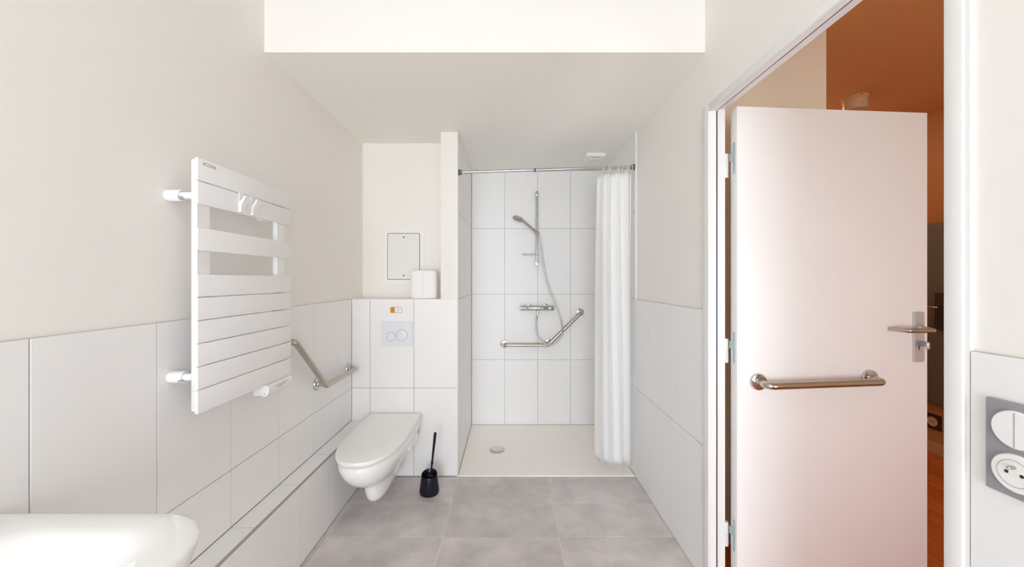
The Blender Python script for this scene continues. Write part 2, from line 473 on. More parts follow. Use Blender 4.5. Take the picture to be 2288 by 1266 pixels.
px = XH
col = 0
while px < XW:
    wdt = min(0.14, XW - px); off = [0.0, -0.45, -0.8, -0.2][col % 4]
    py = YH0 + off
    while py < YH1:
        a, b = max(py, YH0), min(py + 1.25, YH1)
        if b - a > 0.02: tile(hf, (px, a, -0.016), X, Y, wdt, b - a, M_WOOD, 'plank', 0.002, 0.014, 0.0015)
        py += 1.25
    px += 0.14; col += 1
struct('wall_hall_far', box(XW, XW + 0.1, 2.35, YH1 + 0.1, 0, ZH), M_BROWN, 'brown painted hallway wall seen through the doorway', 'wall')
struct('wall_hall_side', box(XW, XW + 0.1, YH0, 2.35, 0, ZH), M_HCREAM, 'cream hallway wall nearer the hallway window', 'wall')
struct('wall_hall_end', box(XH, XW, YH1, YH1 + 0.1, 0, ZH), M_HCREAM, 'cream wall at the far end of the hallway', 'wall')
struct('wall_hall_return', box(XH, 1.598, 1.88, YH1, 0, ZH), M_HCREAM, 'cream return wall directly behind the open door', 'wall')
w = MB(); hx0, hx1, hz0, hz1 = HW
w.merge(box(XH - 0.07, hx0, YH0 - 0.1, YH0, 0, ZH)); w.merge(box(hx1, XW + 0.1, YH0 - 0.1, YH0, 0, ZH))
w.merge(box(hx0, hx1, YH0 - 0.1, YH0, 0, hz0)); w.merge(box(hx0, hx1, YH0 - 0.1, YH0, hz1, ZH))
wh = empty('added_window_2', ((hx0 + hx1) / 2, YH0 - 0.05, hz0)); tag(wh, 'white framed hallway window added out of view to light the open door', 'window', kind='structure')
fr = MB()
for a, b, c, d in ((hx0, hx0 + 0.05, hz0, hz1), (hx1 - 0.05, hx1, hz0, hz1), (hx0 + 0.05, hx1 - 0.05, hz0, hz0 + 0.05), (hx0 + 0.05, hx1 - 0.05, hz1 - 0.05, hz1)):
    fr.merge(box(a, b, YH0 - 0.08, YH0 - 0.03, c, d))
link('window_frame', fr, M_FRAME, wh, 0)
link('pane', box(hx0 + 0.05, hx1 - 0.05, YH0 - 0.06, YH0 - 0.054, hz0 + 0.05, hz1 - 0.05), M_GLASS, wh, 0)
struct('wall_hall_near', w, M_HCREAM, 'cream hallway wall at the near end', 'wall')
struct('wall_hall_lower', box(XW - 0.004, XW, 2.35, YH1, 0.07, 0.52), mat('tan_hall_paint', (0.42, 0.20, 0.08), 0.6), 'tan painted dado on the hallway wall below the dark rounded fixture', 'wall')
struct('ceiling_hall', box(XH - 0.003, XW + 0.1, 1.55, YH1 + 0.1, ZH, ZH + 0.1), M_HCEIL, 'hallway ceiling above the open door, dim warm light painted in as brown', 'ceiling')
struct('ceiling_hall_front', box(XH - 0.003, XW + 0.1, YH0 - 0.1, 1.55, ZH, ZH + 0.1), M_HCREAM, 'cream hallway ceiling nearer the hallway window', 'ceiling')
struct('baseboard_hall', box(XW - 0.015, XW, YH0, YH1, 0, 0.085, 0.003), M_HBASE, 'tan skirting board along the hallway wall', 'baseboard')

hl = empty('added_hall_lamp', (2.40, 3.20, ZH - 0.09))  # unseen lamp added to brighten the far hallway wall, floor and ceiling
tag(hl, 'round warm ceiling lamp added out of view further along the hallway', 'lamp')
link('lamp_base', lathe((2.40, 3.20, ZH), -Z, [(0, 0.13), (0.02, 0.13), (0.02, 0.10)]), M_WPLASTIC, hl)
link('lamp_shade', lathe((2.40, 3.20, ZH - 0.018), -Z, [(0, 0.12), (0.03, 0.115), (0.06, 0.08), (0.07, 0.001)]),
     mat('warm_lit_glass', (0.9, 0.8, 0.65), 0.4, emis=(1.0, 0.74, 0.46, 44.0)), hl)

# ------------------------------------------------------------------ door leaf
P0, P1 = Vector((0.946, 1.55, 0)), Vector((1.808, 1.612, 0))
de = (P1 - P0).normalized(); dn = Vector((de.y, -de.x, 0)); DW = (P1 - P0).length
D = lambda s, z, o=0.0: P0 + de * s + dn * o + Z * z
def dmap(m): return m.xf(lambda p: D(p.x, p.z, p.y))          # local: x along the leaf, y out of the face, z up
dr = empty('door_1', D(0, 0.008))
tag(dr, 'open white flush door with grey lever handle plate', 'door', kind='structure')
link('door_leaf', dmap(box(0, DW, -0.04, 0, 0.008, 2.053, 0.0015)), M_DOOR, dr)
hx, hy = 0.935, 1.6115
for zc in (1.822, 1.025, 0.235):
    h = link('hinge', lathe((hx, hy, zc - 0.052), Z, [(0, 0.0095), (0.003, 0.0105), (0.0505, 0.0105), (0.051, 0.0085), (0.053, 0.0085), (0.0535, 0.0105), (0.101, 0.0105), (0.104, 0.009)], 18), M_WPLASTIC, dr)
    pts = [(-0.0055, -0.062), (0, -0.068), (0.0055, -0.062), (0.0055, 0.062), (0, 0.068), (-0.0055, 0.062), (-0.0055, 0.026), (-0.028, 0.026), (-0.028, -0.006), (-0.0055, -0.006)]
    hp = outlined(D(0, zc + 0.012, -0.016) - de * 0.0, -dn, Z, [(-a, b) for a, b in pts], 0.0016)
    hp = outlined(D(-0.0016, zc + 0.02, -0.017), dn, Z, pts, 0.0017)
    hpo = link('hinge_plate', hp, M_ZINC, h, 0)
hpz = 1.12
hs = 1.763 - 0.946
hpl = link('handle_plate', dmap(plate((hs, 0, 1.085), X, Z, 0.047, 0.216, 0.006, 0.009).xf(lambda p: (p.x, -p.y, p.z))), M_ALU, dr)
hz = 1.124
lev = fillet([D(hs + 0.002, hz, 0.008), D(hs + 0.002, hz - 0.004, 0.064), D(hs - 0.118, hz - 0.004, 0.060), D(hs - 0.130, hz - 0.003, 0.018)], 0.02)
lv = link('lever', tube(lev, 0.0095, 14), M_STEEL, hpl)
link('lever_rose', dmap(lathe((hs + 0.002, 0.009, hz), Y, [(0, 0.014), (0.006, 0.014), (0.012, 0.0105)])), M_ALU, hpl)
tn = link('thumb_turn', dmap(lathe((hs + 0.003, 0.009, 1.058), Y, [(0, 0.011), (0.022, 0.011), (0.024, 0.009)])), M_PLATE, hpl)
link('turn_blade', dmap(box(hs - 0.003, hs + 0.011, 0.028, 0.040, 1.036, 1.068, 0.005)), M_ALU, tn)
link('keyhole', dmap(box(hs - 0.006, hs - 0.002, 0.0085, 0.0095, 1.030, 1.046)), M_DARK, hpl, 0)

# grab bars -----------------------------------------------------------
def flange(c, n, r=0.036):
    return lathe(c, n, [(0, r), (0.004, r), (0.010, r - 0.003), (0.012, r - 0.010), (0.012, 0.018), (0.016, 0.0165)], 30)
gb = empty('grab_bar', D(0.34, 0.91, 0.02))
tag(gb, 'straight stainless grab bar mounted across the white door', 'grab bar')
s0, s1 = 1.037 - 0.946, 1.537 - 0.946
z0, z1 = 0.905, 0.912
link('bar', tube(fillet([D(s0, z0, 0.004), D(s0, z0 - 0.002, 0.062), D(s1, z1 - 0.002, 0.062), D(s1, z1, 0.004)], 0.028), 0.015, 18), M_STEEL, gb)
for s, z in ((s0, z0), (s1, z1)):
    link('flange', flange(D(s, z), dn), M_CHROME, gb)

def angled_bar(P, label, M):
    """P(u, z, o): u along the wall from the straight end, o out of the wall"""
    g = empty('grab_bar', P(0.4, 0.74, 0.03)); tag(g, label, 'grab bar')
    off = 0.052
    a, b, c = (0.0, 0.744), (0.405, 0.744), (0.693, 1.035)
    path = fillet([P(a[0], a[1], 0.004), P(a[0], a[1] - 0.001, off), P(b[0] - 0.01, b[1] - 0.001, off), P(c[0], c[1], off), P(c[0], c[1], 0.004)], 0.026)
    link('bar', tube(path, 0.0155, 18), M, g)
    link('stem', tube([P(b[0] - 0.004, b[1] + 0.012, 0.004), P(b[0] - 0.004, b[1] + 0.004, off)], 0.0125, 14), M_CHROME, g)
    nn = (P(0, 0, 1) - P(0, 0, 0)).normalized()
    for u, z in (a, (b[0] - 0.004, b[1] + 0.012), c):
        link('flange', flange(P(u, z), nn), M_CHROME, g)
    return g
angled_bar(lambda u, z, o=0.0: Vector((-0.049 + u, YS - o, z)), 'angled stainless grab bar below the shower mixer', M_STEEL)
angled_bar(lambda u, z, o=0.0: Vector((XL + o, 2.463 - u, z)), 'angled stainless grab bar on tiled wall beside the toilet', M_STEEL)

# ------------------------------------------------------------------ shower
tr = empty('shower_tray', (0.25, 2.96, 0))
tag(tr, 'flat cream shower tray flush with the grey floor', 'shower tray')
w = MB()
tx0, tx1, ty0, ty1 = XP1 + 0.001, XR - 0.001, YT + 0.002, YS - 0.001
def trayring(i, z): return [Vector((tx0 + i, ty0 + i, z)), Vector((tx1 - i, ty0 + i, z)), Vector((tx1 - i, ty1 - i, z)), Vector((tx0 + i, ty1 - i, z))]
link('tray', loft([trayring(0, -0.002), trayring(0, 0.003), trayring(0.003, 0.005), trayring(0.03, 0.005), trayring(0.055, 0.003)]), M_TRAY, tr, 20)
link('silicone_joint', MB().merge(box(tx0, tx0 + 0.004, ty0, ty1, 0.004, 0.008)).merge(box(tx1 - 0.004, tx1, ty0, ty1, 0.004, 0.008)).merge(box(tx0, tx1, ty1 - 0.004, ty1, 0.004, 0.008)),
     mat('beige_silicone', (0.50, 0.42, 0.35), 0.5), tr, 0)
dc = empty('drain_cover', (-0.098, 2.905, 0.003))
tag(dc, 'round chrome drain cover in the shower tray', 'drain cover')
link('rim', lathe((-0.098, 2.905, 0.003), Z, [(0, 0.060), (0.003, 0.060), (0.005, 0.057), (0.005, 0.052), (0.003, 0.051), (0.003, 0.049)], 36), M_CHROME, dc)
link('lid', lathe((-0.098, 2.905, 0.0055), Z, [(0, 0.048), (0.004, 0.048), (0.0055, 0.044), (0.006, 0.02), (0.006, 0.001)], 36), M_CHROME, dc)

RX, RY = 0.245, YS - 0.055
sr = empty('shower_rail', (RX, YS, 1.45))
tag(sr, 'vertical chrome shower rail on the tiled back wall', 'shower rail')
link('rail', tube([(RX, RY, 1.45), (RX, RY, 2.128)], 0.0115, 18), M_CHROME, sr)
for z in (2.100, 1.478):
    b = link('bracket', tube([(RX, YS, z), (RX, RY, z)], 0.012, 18), M_CHROME, sr)
    link('bracket_cap', lathe((RX, RY + 0.010, z), -Y, [(0, 0.017), (0.022, 0.018), (0.028, 0.015), (0.030, 0.001)], 24), M_CHROME, b)
sl = link('slider', lathe((RX, RY + 0.016, 1.752), -Y, [(0, 0.018), (0.004, 0.021), (0.040, 0.021), (0.046, 0.016), (0.047, 0.001)], 24), M_CHROME, sr)
link('holder_cone', tube([(RX + 0.012, RY - 0.034, 1.738), (RX - 0.02, RY - 0.045, 1.764)], [0.017, 0.015], 18), M_CHROME, sl)
hs_ = empty('hand_shower', (RX + 0.008, RY - 0.04, 1.735))
tag(hs_, 'chrome hand shower with round head held on the rail', 'hand shower')
ha, hb = Vector((RX + 0.016, RY - 0.036, 1.733)), Vector((RX - 0.125, RY - 0.085, 1.845))
hd = (hb - ha).normalized()
link('handle', tube([ha, ha + hd * 0.03, ha + hd * 0.12, hb], [0.0115, 0.012, 0.0125, 0.0135], 18), M_CHROME, hs_)
hc = hb + Vector((-0.046, -0.014, 0.023))
hn = Vector((-0.33, -0.14, -0.93)).normalized()
hh = link('head', lathe(hc - hn * 0.012, hn, [(0, 0.02), (0.002, 0.040), (0.010, 0.050), (0.022, 0.051), (0.024, 0.049)], 36), M_CHROME, hs_)
link('spray_face', lathe(hc + hn * 0.0115, hn, [(0, 0.047), (0.002, 0.046), (0.002, 0.001)], 36), mat('grey_spray_face', (0.30, 0.27, 0.26), 0.4), hh)
def SP(px, py, y):                        # a point of the shower seen at a photo pixel, at depth y
    return Vector(((px - 1139) * y / FPX, y, EYE - (py - 625) * y / FPX))
hose_px = [(1202, 521, 3.315), (1207, 535, 3.32), (1210, 560, 3.33), (1216, 600, 3.335), (1226, 640, 3.335), (1240, 675, 3.325), (1251, 705, 3.315), (1257, 732, 3.312),
           (1255, 750, 3.318), (1245, 764, 3.318), (1231, 770, 3.318), (1216, 766, 3.320), (1204, 755, 3.325), (1198, 738, 3.335), (1197, 722, 3.34), (1199.5, 708, 3.35), (1201, 700, 3.354)]
ho = empty('shower_hose', SP(1231, 770, 3.32)); tag(ho, 'looped silver shower hose between mixer and hand shower', 'hose')
link('hose', tube(spline([SP(*p) for p in hose_px], 8), 0.0068, 12), mat('silver_hose', (0.48, 0.475, 0.46), 0.28, metal=0.85), ho)
link('hose_nut', tube([SP(1201, 704, 3.354), SP(1201.3, 694.5, 3.356)], 0.0105, 14), M_CHROME, ho)
MZ, MY = 1.076, YS - 0.052
sm = empty('shower_mixer', (0.25, YS, MZ)); tag(sm, 'chrome thermostatic bar mixer on the shower wall', 'shower mixer')
mx0, mx1 = 0.097, 0.400
link('body', lathe((0.155, MY, MZ), X, [(0, 0.0225), (0.002, 0.0235), (0.188, 0.0235), (0.19, 0.0225)], 28), M_CHROME, sm)
k = link('temperature_knob', lathe((mx0, MY, MZ), X, [(0, 0.021), (0.003, 0.024), (0.05, 0.0245), (0.056, 0.0225)], 28), M_CHROME, sm)
link('stop_button', lathe((mx0 + 0.02, MY, MZ + 0.022), Z, [(0, 0.008), (0.008, 0.008), (0.010, 0.006)], 16), M_CHROME, k)
k = link('flow_knob', lathe((0.347, MY, MZ), X, [(0, 0.0225), (0.006, 0.0245), (0.047, 0.024), (0.051, 0.021)], 28), M_CHROME, sm)
link('knob_lever', tube([(0.383, MY - 0.012, MZ - 0.006), (0.385, MY - 0.036, MZ - 0.012)], [0.012, 0.0095], 16), M_CHROME, k)
for x in (0.172, 0.322):
    link('escutcheon', lathe((x, YS, MZ + 0.004), -Y, [(0, 0.034), (0.004, 0.034), (0.012, 0.028), (0.014, 0.018), (0.05, 0.017)], 28), M_CHROME, sm)
sd = empty('soap_dish', (RX - 0.075, RY - 0.02, 1.545)); tag(sd, 'clear plastic soap dish clipped to the shower rail', 'soap dish')
w = MB(); rings = []
for z, rx_, ry_ in ((1.546, 0.045, 0.035), (1.550, 0.058, 0.045), (1.565, 0.064, 0.050), (1.568, 0.064, 0.050), (1.566, 0.058, 0.044), (1.553, 0.052, 0.039)):
    rings.append([Vector((RX - 0.078 + rx_ * math.cos(a), RY - 0.012 + ry_ * math.sin(a), z)) for a in [2 * math.pi * i / 28 for i in range(28)]])
link('dish', loft(rings), M_CLEAR, sd)
link('clip', lathe((RX, RY, 1.548), Z, [(0, 0.0125), (0, 0.016), (0.018, 0.016), (0.018, 0.0125)], 20), M_CLEAR, sd)

# curtain rod, rings, curtain
RA, RB = Vector((XP1, 2.545, EYE + 240 * 2.545 / FPX)), Vector((XR, 2.535, EYE + 252 * 2.535 / FPX))
rd = (RB - RA).normalized()
cr = empty('curtain_rod', (RA + RB) / 2); tag(cr, 'telescopic chrome curtain rod across the shower opening', 'curtain rod')
RMID = RA + rd * 0.53
link('thin_tube', tube([RA + rd * 0.012, RMID + rd * 0.05], 0.0098, 18), M_CHROME, cr)
link('thick_tube', tube([RMID, RB - rd * 0.012], 0.0122, 18), M_CHROME, cr)
link('joint_collar', tube([RMID - rd * 0.012, RMID], 0.0128, 18), M_CAP, cr)
for p, n in ((RA + X * 0.001, rd), (RB - X * 0.001, -rd)):
    link('end_cap', lathe(p, n, [(0, 0.020), (0.005, 0.021), (0.010, 0.019), (0.012, 0.016), (0.019, 0.0155), (0.021, 0.017), (0.024, 0.0135)], 24), M_CAP, cr)
def rodpt(x): return RA + rd * ((x - RA.x) / rd.x)
# curtain: folds in plan, straighter to the hem
cv = []
NX, NZ = 150, 46
fold = [0.0, 0.045, 0.075, 0.115, 0.150, 0.178, 0.205, 0.228, 0.246]
def curt(u, t):
    """u 0..1 across, t 0 top .. 1 hem"""
    spread = 0.018 * math.sin(t * math.pi) + 0.010
    x = 0.586 + u * 0.247 + (0.010 * (1 - t) ** 6) * (1 - u)
    amp = 0.020 + 0.022 * min(1, t * 2.2)
    ph = 2 * math.pi * (4.6 * u + 0.30 * math.sin(4.1 * u + 1.4 * t))
    y = 2.532 + amp * math.sin(ph) * (0.75 + 0.35 * math.sin(5 * u + 2)) - 0.02 * t
    x += 0.006 * math.sin(2 * ph + 0.6) * min(1, 0.3 + t)
    x = min(x, 0.838)
    top = rodpt(x).z - 0.030 - 0.010 * (1 - u) - 0.004 * math.cos(2 * math.pi * 7 * u)
    hem = 0.088 + 0.030 * max(0, 1 - u / 0.30) ** 1.5 - 0.012 * math.exp(-((u - 0.50) / 0.12) ** 2) - 0.010 * math.exp(-((u - 0.85) / 0.12) ** 2) + 0.012 * math.exp(-((u - 0.64) / 0.03) ** 2)
    return Vector((x, y, top + (hem - top) * t))
w = MB(); fs = []
for j in range(NZ + 1):
    for i in range(NX + 1): cv.append(curt(i / NX, j / NZ))
for j in range(NZ):
    for i in range(NX):
        a = j * (NX + 1) + i; fs.append([a, a + 1, a + NX + 2, a + NX + 1])
w.add(cv, fs)
sc_ = empty('shower_curtain', (0.71, 2.53, 0.08)); tag(sc_, 'white fabric shower curtain bunched against the right wall', 'shower curtain')
co = link('curtain_cloth', w, M_FABRIC, sc_, 180)
sdm = co.modifiers.new('thickness', 'SOLIDIFY'); sdm.thickness = 0.0014
for px in (1345, 1357, 1362, 1375, 1381, 1388, 1397, 1402, 1409):
    x = (px - 1139) * 2.54 / FPX
    c = rodpt(x) - Z * 0.009
    tilt = random.uniform(-0.35, 0.35)
    path = [c + Vector((math.cos(a) * 0.0, 0, 0)) + (Y * math.cos(tilt) + X * math.sin(tilt)) * math.cos(a) * 0.021 + Z * math.sin(a) * 0.0235 for a in [2 * math.pi * i / 28 for i in range(28)]]
    o = link('curtain_ring', tube(path, 0.0022, 8, closed=True), mat('ivory_ring_plastic', (0.82, 0.79, 0.70), 0.35))
    tag(o, 'ivory plastic curtain ring around the chrome rod', 'curtain ring', 'rings of the shower curtain')

# ceiling air vent
av = empty('ceiling_vent', (0.68, 2.99, ZC)); tag(av, 'square white air vent on the ceiling above the shower', 'air vent')
vx, vy = 0.68, 3.0
def vring(s, z): return [Vector((vx + a, vy + b, z)) for a, b in rrect(s, s, 0.012)]
link('vent_body', loft([vring(0.150, ZC), vring(0.165, ZC - 0.012), vring(0.160, ZC - 0.026), vring(0.12, ZC - 0.034)]), M_WPLASTIC, av)
link('vent_slot', box(vx - 0.03, vx + 0.03, vy - 0.062, vy - 0.05, ZC - 0.0345, ZC - 0.030), M_GREYLINE, av, 0)
link('vent_baffle', MB().merge(plate((vx, vy, ZC - 0.033), X, -Y, 0.075, 0.075, 0.008, 0.006)), M_PANELW, av)

# ------------------------------------------------------------------ toilet
TX = -0.768
to = empty('toilet', (TX, YT, 0.08)); tag(to, 'white wall-hung toilet with closed lid', 'toilet')
def pan(w, vf, vr, z, L=None, ex=2.3, n=26, rc=0.03):
    """plan outline: half width w, front at vf, rear at vr (distances from the wall)"""
    L = L or min(0.36, (vf - vr) * 0.6); pts = []
    v0 = vf - L
    for k in range(n + 1):
        a = math.pi * k / n
        c, s = math.cos(a), math.sin(a)
        pts.append((w * math.copysign(abs(c) ** (2 / ex), c), v0 + L * abs(s) ** (2 / ex)))
    for k in range(1, 5): pts.append((-w, v0 + (vr + rc - v0) * k / 4))
    pts += [(-w + rc * 0.3, vr + rc * 0.3), (-w + rc, vr)]
    pts += [(w - rc, vr), (w - rc * 0.3, vr + rc * 0.3)]
    for k in range(4, 0, -1): pts.append((w, v0 + (vr + rc - v0) * k / 4))
    return [Vector((TX + x, YT - v, z)) for x, v in pts]
bowl = [pan(0.150, 0.655, 0.001, 0.3965, rc=0.012), pan(0.162, 0.676, 0.001, 0.3955, rc=0.012), pan(0.168, 0.684, 0.001, 0.388, rc=0.012), pan(0.169, 0.683, 0.001, 0.365, rc=0.012),
        pan(0.163, 0.668, 0.001, 0.33), pan(0.150, 0.642, 0.001, 0.295), pan(0.131, 0.605, 0.001, 0.262), pan(0.110, 0.560, 0.004, 0.236),
        pan(0.090, 0.520, 0.020, 0.219), pan(0.076, 0.492, 0.040, 0.205, L=0.2), pan(0.070, 0.478, 0.060, 0.185, L=0.18), pan(0.067, 0.470, 0.085, 0.150, L=0.17),
        pan(0.060, 0.455, 0.12, 0.115, L=0.15), pan(0.050, 0.440, 0.15, 0.093, L=0.13), pan(0.030, 0.415, 0.18, 0.084, L=0.1)]
link('bowl', loft(bowl), M_CERAMIC, to, 60)
link('seat', loft([pan(0.152, 0.662, 0.05, 0.3965, rc=0.02), pan(0.156, 0.668, 0.045, 0.399, rc=0.02), pan(0.156, 0.668, 0.045, 0.4100, rc=0.02)]), M_LID, to, 40)
link('lid', loft([pan(0.166, 0.688, 0.012, 0.4105, rc=0.02), pan(0.175, 0.697, 0.006, 0.413, rc=0.02), pan(0.177, 0.700, 0.004, 0.422, rc=0.02), pan(0.174, 0.697, 0.006, 0.431, rc=0.02),
                  pan(0.164, 0.686, 0.012, 0.435, rc=0.02), pan(0.10, 0.56, 0.05, 0.4375, rc=0.02)]), M_LID, to, 50)
for s in (-1, 1):
    sx = TX + s * 0.160
    link('side_cover', plate((TX + s * 0.148, YT - 0.17, 0.318), Vector((0, -s, 0)) * (-1), Z, 0.20, 0.065, 0.02, 0.0165), M_CERAMIC, to)
    link('fixing_cap', lathe((TX + s * 0.167, YT - 0.075, 0.335), X * s, [(0, 0.010), (0.003, 0.010), (0.004, 0.008)], 18), M_GREYLINE, to)

# flush plate, sticker
fp = empty('flush_plate', (-0.762, YT, 0.886)); tag(fp, 'cool white dual flush plate above the toilet', 'flush plate')
link('plate', plate((-0.762, YT, 0.966), X, Z, 0.210, 0.165, 0.004, 0.010), M_COOLPL, fp)
for x, z, r in ((-0.802, 0.949, 0.030), (-0.729, 0.957, 0.037)):
    b = link('button', lathe((x, YT - 0.010, z), -Y, [(0, r - 0.0015), (0.002, r - 0.0015), (0.003, r - 0.004), (0.003, 0.001)], 36), M_COOLPL, fp)
    path = [Vector((x + r * math.cos(a), YT - 0.0102, z + r * math.sin(a))) for a in [2 * math.pi * i / 40 for i in range(40)]]
    link('button_ring', tube(path, 0.0014, 6, closed=True), M_GREYLINE, b)
st = empty('warning_sticker', (-0.770, YT, 1.10)); tag(st, 'small orange printed sticker on tile above the flush plate', 'sticker')
def onwall(x, y0, pts, t): return outlined((x, YT, y0), X, Z, pts, t)
S = 1 / 330.0
link('sticker_base', onwall(-0.768, 1.127, rrect(0.080, 0.044, 0.004), 0.0006), M_PAPER, st, 0)
link('orange_block', onwall(-0.793, 1.127, rrect(0.030, 0.040, 0.002), 0.0010), M_ORANGE, st, 0)
for i in range(4):
    link('print_line', onwall(-0.794, 1.114 + i * 0.0085, rrect(0.023, 0.0022, 0.001), 0.0013), M_BROWNPR, st, 0)
path = fillet([(-0.778, YT - 0.0009, 1.145), (-0.739, YT - 0.0009, 1.145), (-0.731, YT - 0.0009, 1.139), (-0.731, YT - 0.0009, 1.110), (-0.745, YT - 0.0009, 1.112), (-0.758, YT - 0.0009, 1.1075), (-0.778, YT - 0.0009, 1.109)], 0.004, 4)
link('orange_outline', tube(path, 0.0019, 6).xf(lambda p: (p.x, YT - 0.0009 + (p.y - YT + 0.0009) * 0.3, p.z)), M_ORANGE, st, 0)
link('drop_mark', onwall(-0.756, 1.128, rrect(0.016, 0.022, 0.007), 0.0009), mat('pale_blue_print', (0.62, 0.68, 0.80), 0.5), st, 0)

# access panel in the niche
ap = empty('access_panel', (-0.78, YN, 1.30)); tag(ap, 'white plastic access hatch in the niche above the toilet', 'access panel')
ax, az = -0.777, 1.500
link('panel_frame', plate((ax + 0.003, YN, az), X, Z, 0.298, 0.408, 0.010, 0.004), mat('warm_white_plastic', (0.87, 0.85, 0.82), 0.5), ap)
link('panel_gap', plate((ax, YN - 0.0035, az + 0.002), X, Z, 0.238, 0.340, 0.010, 0.0012, 0.0004), M_DARK, ap)
pdr = link('panel_door', plate((ax, YN - 0.004, az + 0.002), X, Z, 0.231, 0.333, 0.008, 0.0022, 0.0006), M_PANELW, ap)
for z in (az + 0.142, az - 0.137):
    link('screw', lathe((ax + 0.001, YN - 0.006, z), -Y, [(0, 0.0055), (0.0008, 0.005), (0.0009, 0.001)], 16), M_DARK, pdr)

# toilet paper pack: two stacks of rolls in one wrap
tp = empty('toilet_paper_pack', (-0.597, 2.60, TT)); tag(tp, 'wrapped pack of white toilet rolls standing on the niche shelf', 'toilet paper')
def tpring(z, k):
    pts = []
    r = 0.047 * k
    n = 40
    for i in range(n):
        a = 2 * math.pi * i / n
        c, s = math.cos(a), math.sin(a)
        px_ = math.copysign(abs(c) ** 0.55, c) * 0.094 * k
        dip = 0.007 * math.exp(-(px_ / 0.008) ** 2)
        py_ = math.copysign(abs(s) ** 0.6, s) * (0.050 * k - dip)
        pts.append(Vector((-0.597 + px_, 2.60 + py_, z)))
    return pts
zz = [(0, 0.90), (0.004, 0.97), (0.02, 0.995), (0.06, 1.0), (0.094, 0.995), (0.099, 0.98), (0.104, 0.993), (0.14, 0.985), (0.175, 0.965), (0.188, 0.93), (0.194, 0.86), (0.195, 0.5)]
link('wrap', loft([tpring(TT + 0.0005 + z, k) for z, k in zz]), M_WRAP, tp, 50)
link('wrap_seam', box(-0.5985, -0.5965, 2.60 - 0.0475, 2.60 - 0.04, TT + 0.01, TT + 0.183), M_PANELW, tp, 0)

# toilet brush
bx, by = -0.502, 2.325
bh = empty('brush_holder', (bx, by, 0)); tag(bh, 'navy black plastic toilet brush holder on the floor', 'brush holder')
def bring(z, r, tilt=0.0):
    return [Vector((bx + r * math.cos(a), by + r * 0.92 * math.sin(a), z + tilt * math.sin(a))) for a in [2 * math.pi * i / 32 for i in range(32)]]
link('pot', loft([bring(0.001, 0.055), bring(0.006, 0.060), bring(0.02, 0.0615), bring(0.09, 0.052, 0.004), bring(0.117, 0.049, 0.010), bring(0.122, 0.0475, 0.011), bring(0.118, 0.044, 0.010),
                  bring(0.06, 0.042), bring(0.02, 0.04)]), M_NAVY, bh, 50)
tb = empty('toilet_brush', (bx, by, 0.03)); tag(tb, 'navy black toilet brush standing in its holder', 'toilet brush')
q0, q1 = Vector((bx + 0.003, by - 0.004, 0.05)), Vector((-0.467, 2.335, 0.375))
qd = q1 - q0
link('brush_head', lathe(q0 - Z * 0.015, Z, [(0, 0.012), (0.008, 0.028), (0.05, 0.030), (0.062, 0.016)], 20), M_NAVY, tb)
link('brush_disc', lathe(q0 + qd * 0.17, qd, [(0, 0.012), (0.004, 0.018), (0.008, 0.010)], 20), M_NAVY, tb)
link('handle', tube([q0 + qd * t for t in (0.1, 0.40, 0.42, 0.44, 0.46, 0.7, 0.9, 0.97, 1.0)], [0.0055, 0.0055, 0.008, 0.008, 0.006, 0.0075, 0.0088, 0.0088, 0.007], 14), M_NAVY, tb)

# ------------------------------------------------------------------ towel radiator
ra = empty('towel_radiator', (-1.0, 1.40, 0.90)); tag(ra, 'white flat-slat towel radiator mounted on the left wall', 'towel radiator')
RXF = -0.968                                    # front faces of the slats
ry0, ry1 = 1.156, 1.650
k_ = 0.968 / 698.0
zs = lambda py: EYE - (py - 625) * k_
for a, b in ((350, 400), (403, 453), (507, 558), (613, 663), (665.5, 715.5), (718, 767.5), (770, 819.5), (822, 871.5), (874, 926)):
    link('slat', box(RXF - 0.011, RXF, ry0, ry1, zs(b), zs(a), 0.0018), M_ENAMEL, ra)
for y in (ry0 + 0.034, ry1 - 0.060):
    pts = [Vector((RXF - 0.012 - 0.0, y - 0.024, 0))]
    prof = [(0.0, -0.024), (0.0, 0.024), (-0.014, 0.025), (-0.024, 0.019), (-0.029, 0.008), (-0.029, -0.008), (-0.024, -0.019), (-0.014, -0.025)]
    link('upright', loft([[Vector((RXF - 0.0105 + a, y + b, z)) for a, b in prof] for z in (zs(922), zs(352))]), M_ENAMEL, ra, 50)
for y in (1.175, 1.60):
    for z in (EYE + 0.266, EYE - 0.306):
        b = link('wall_bracket', lathe((XL if z < TT else XL - TH, y, z), X, [(0, 0.016), (0.003, 0.0185), (0.044, 0.0185), (0.046, 0.017), (0.046, 0.013), (0.040, 0.012)], 22), M_ENAMEL, ra)
        link('bracket_pin', lathe((XL + 0.03, y, z), X, [(0, 0.0115), (0.045, 0.0115)], 18), M_ENAMEL, b)
        link('pin_notch', box(XL + 0.038, XL + 0.048, y - 0.0175, y - 0.008, z - 0.012, z - 0.005), M_ZINC, b, 0)
text('brand_print', 'ACOVA', 0.0155, Matrix(((0, 0, 1, RXF + 0.0003), (1, 0, 0, ry0 + 0.018), (0, 1, 0, 1.692), (0, 0, 0, 1))), M_GREYPR, ra)
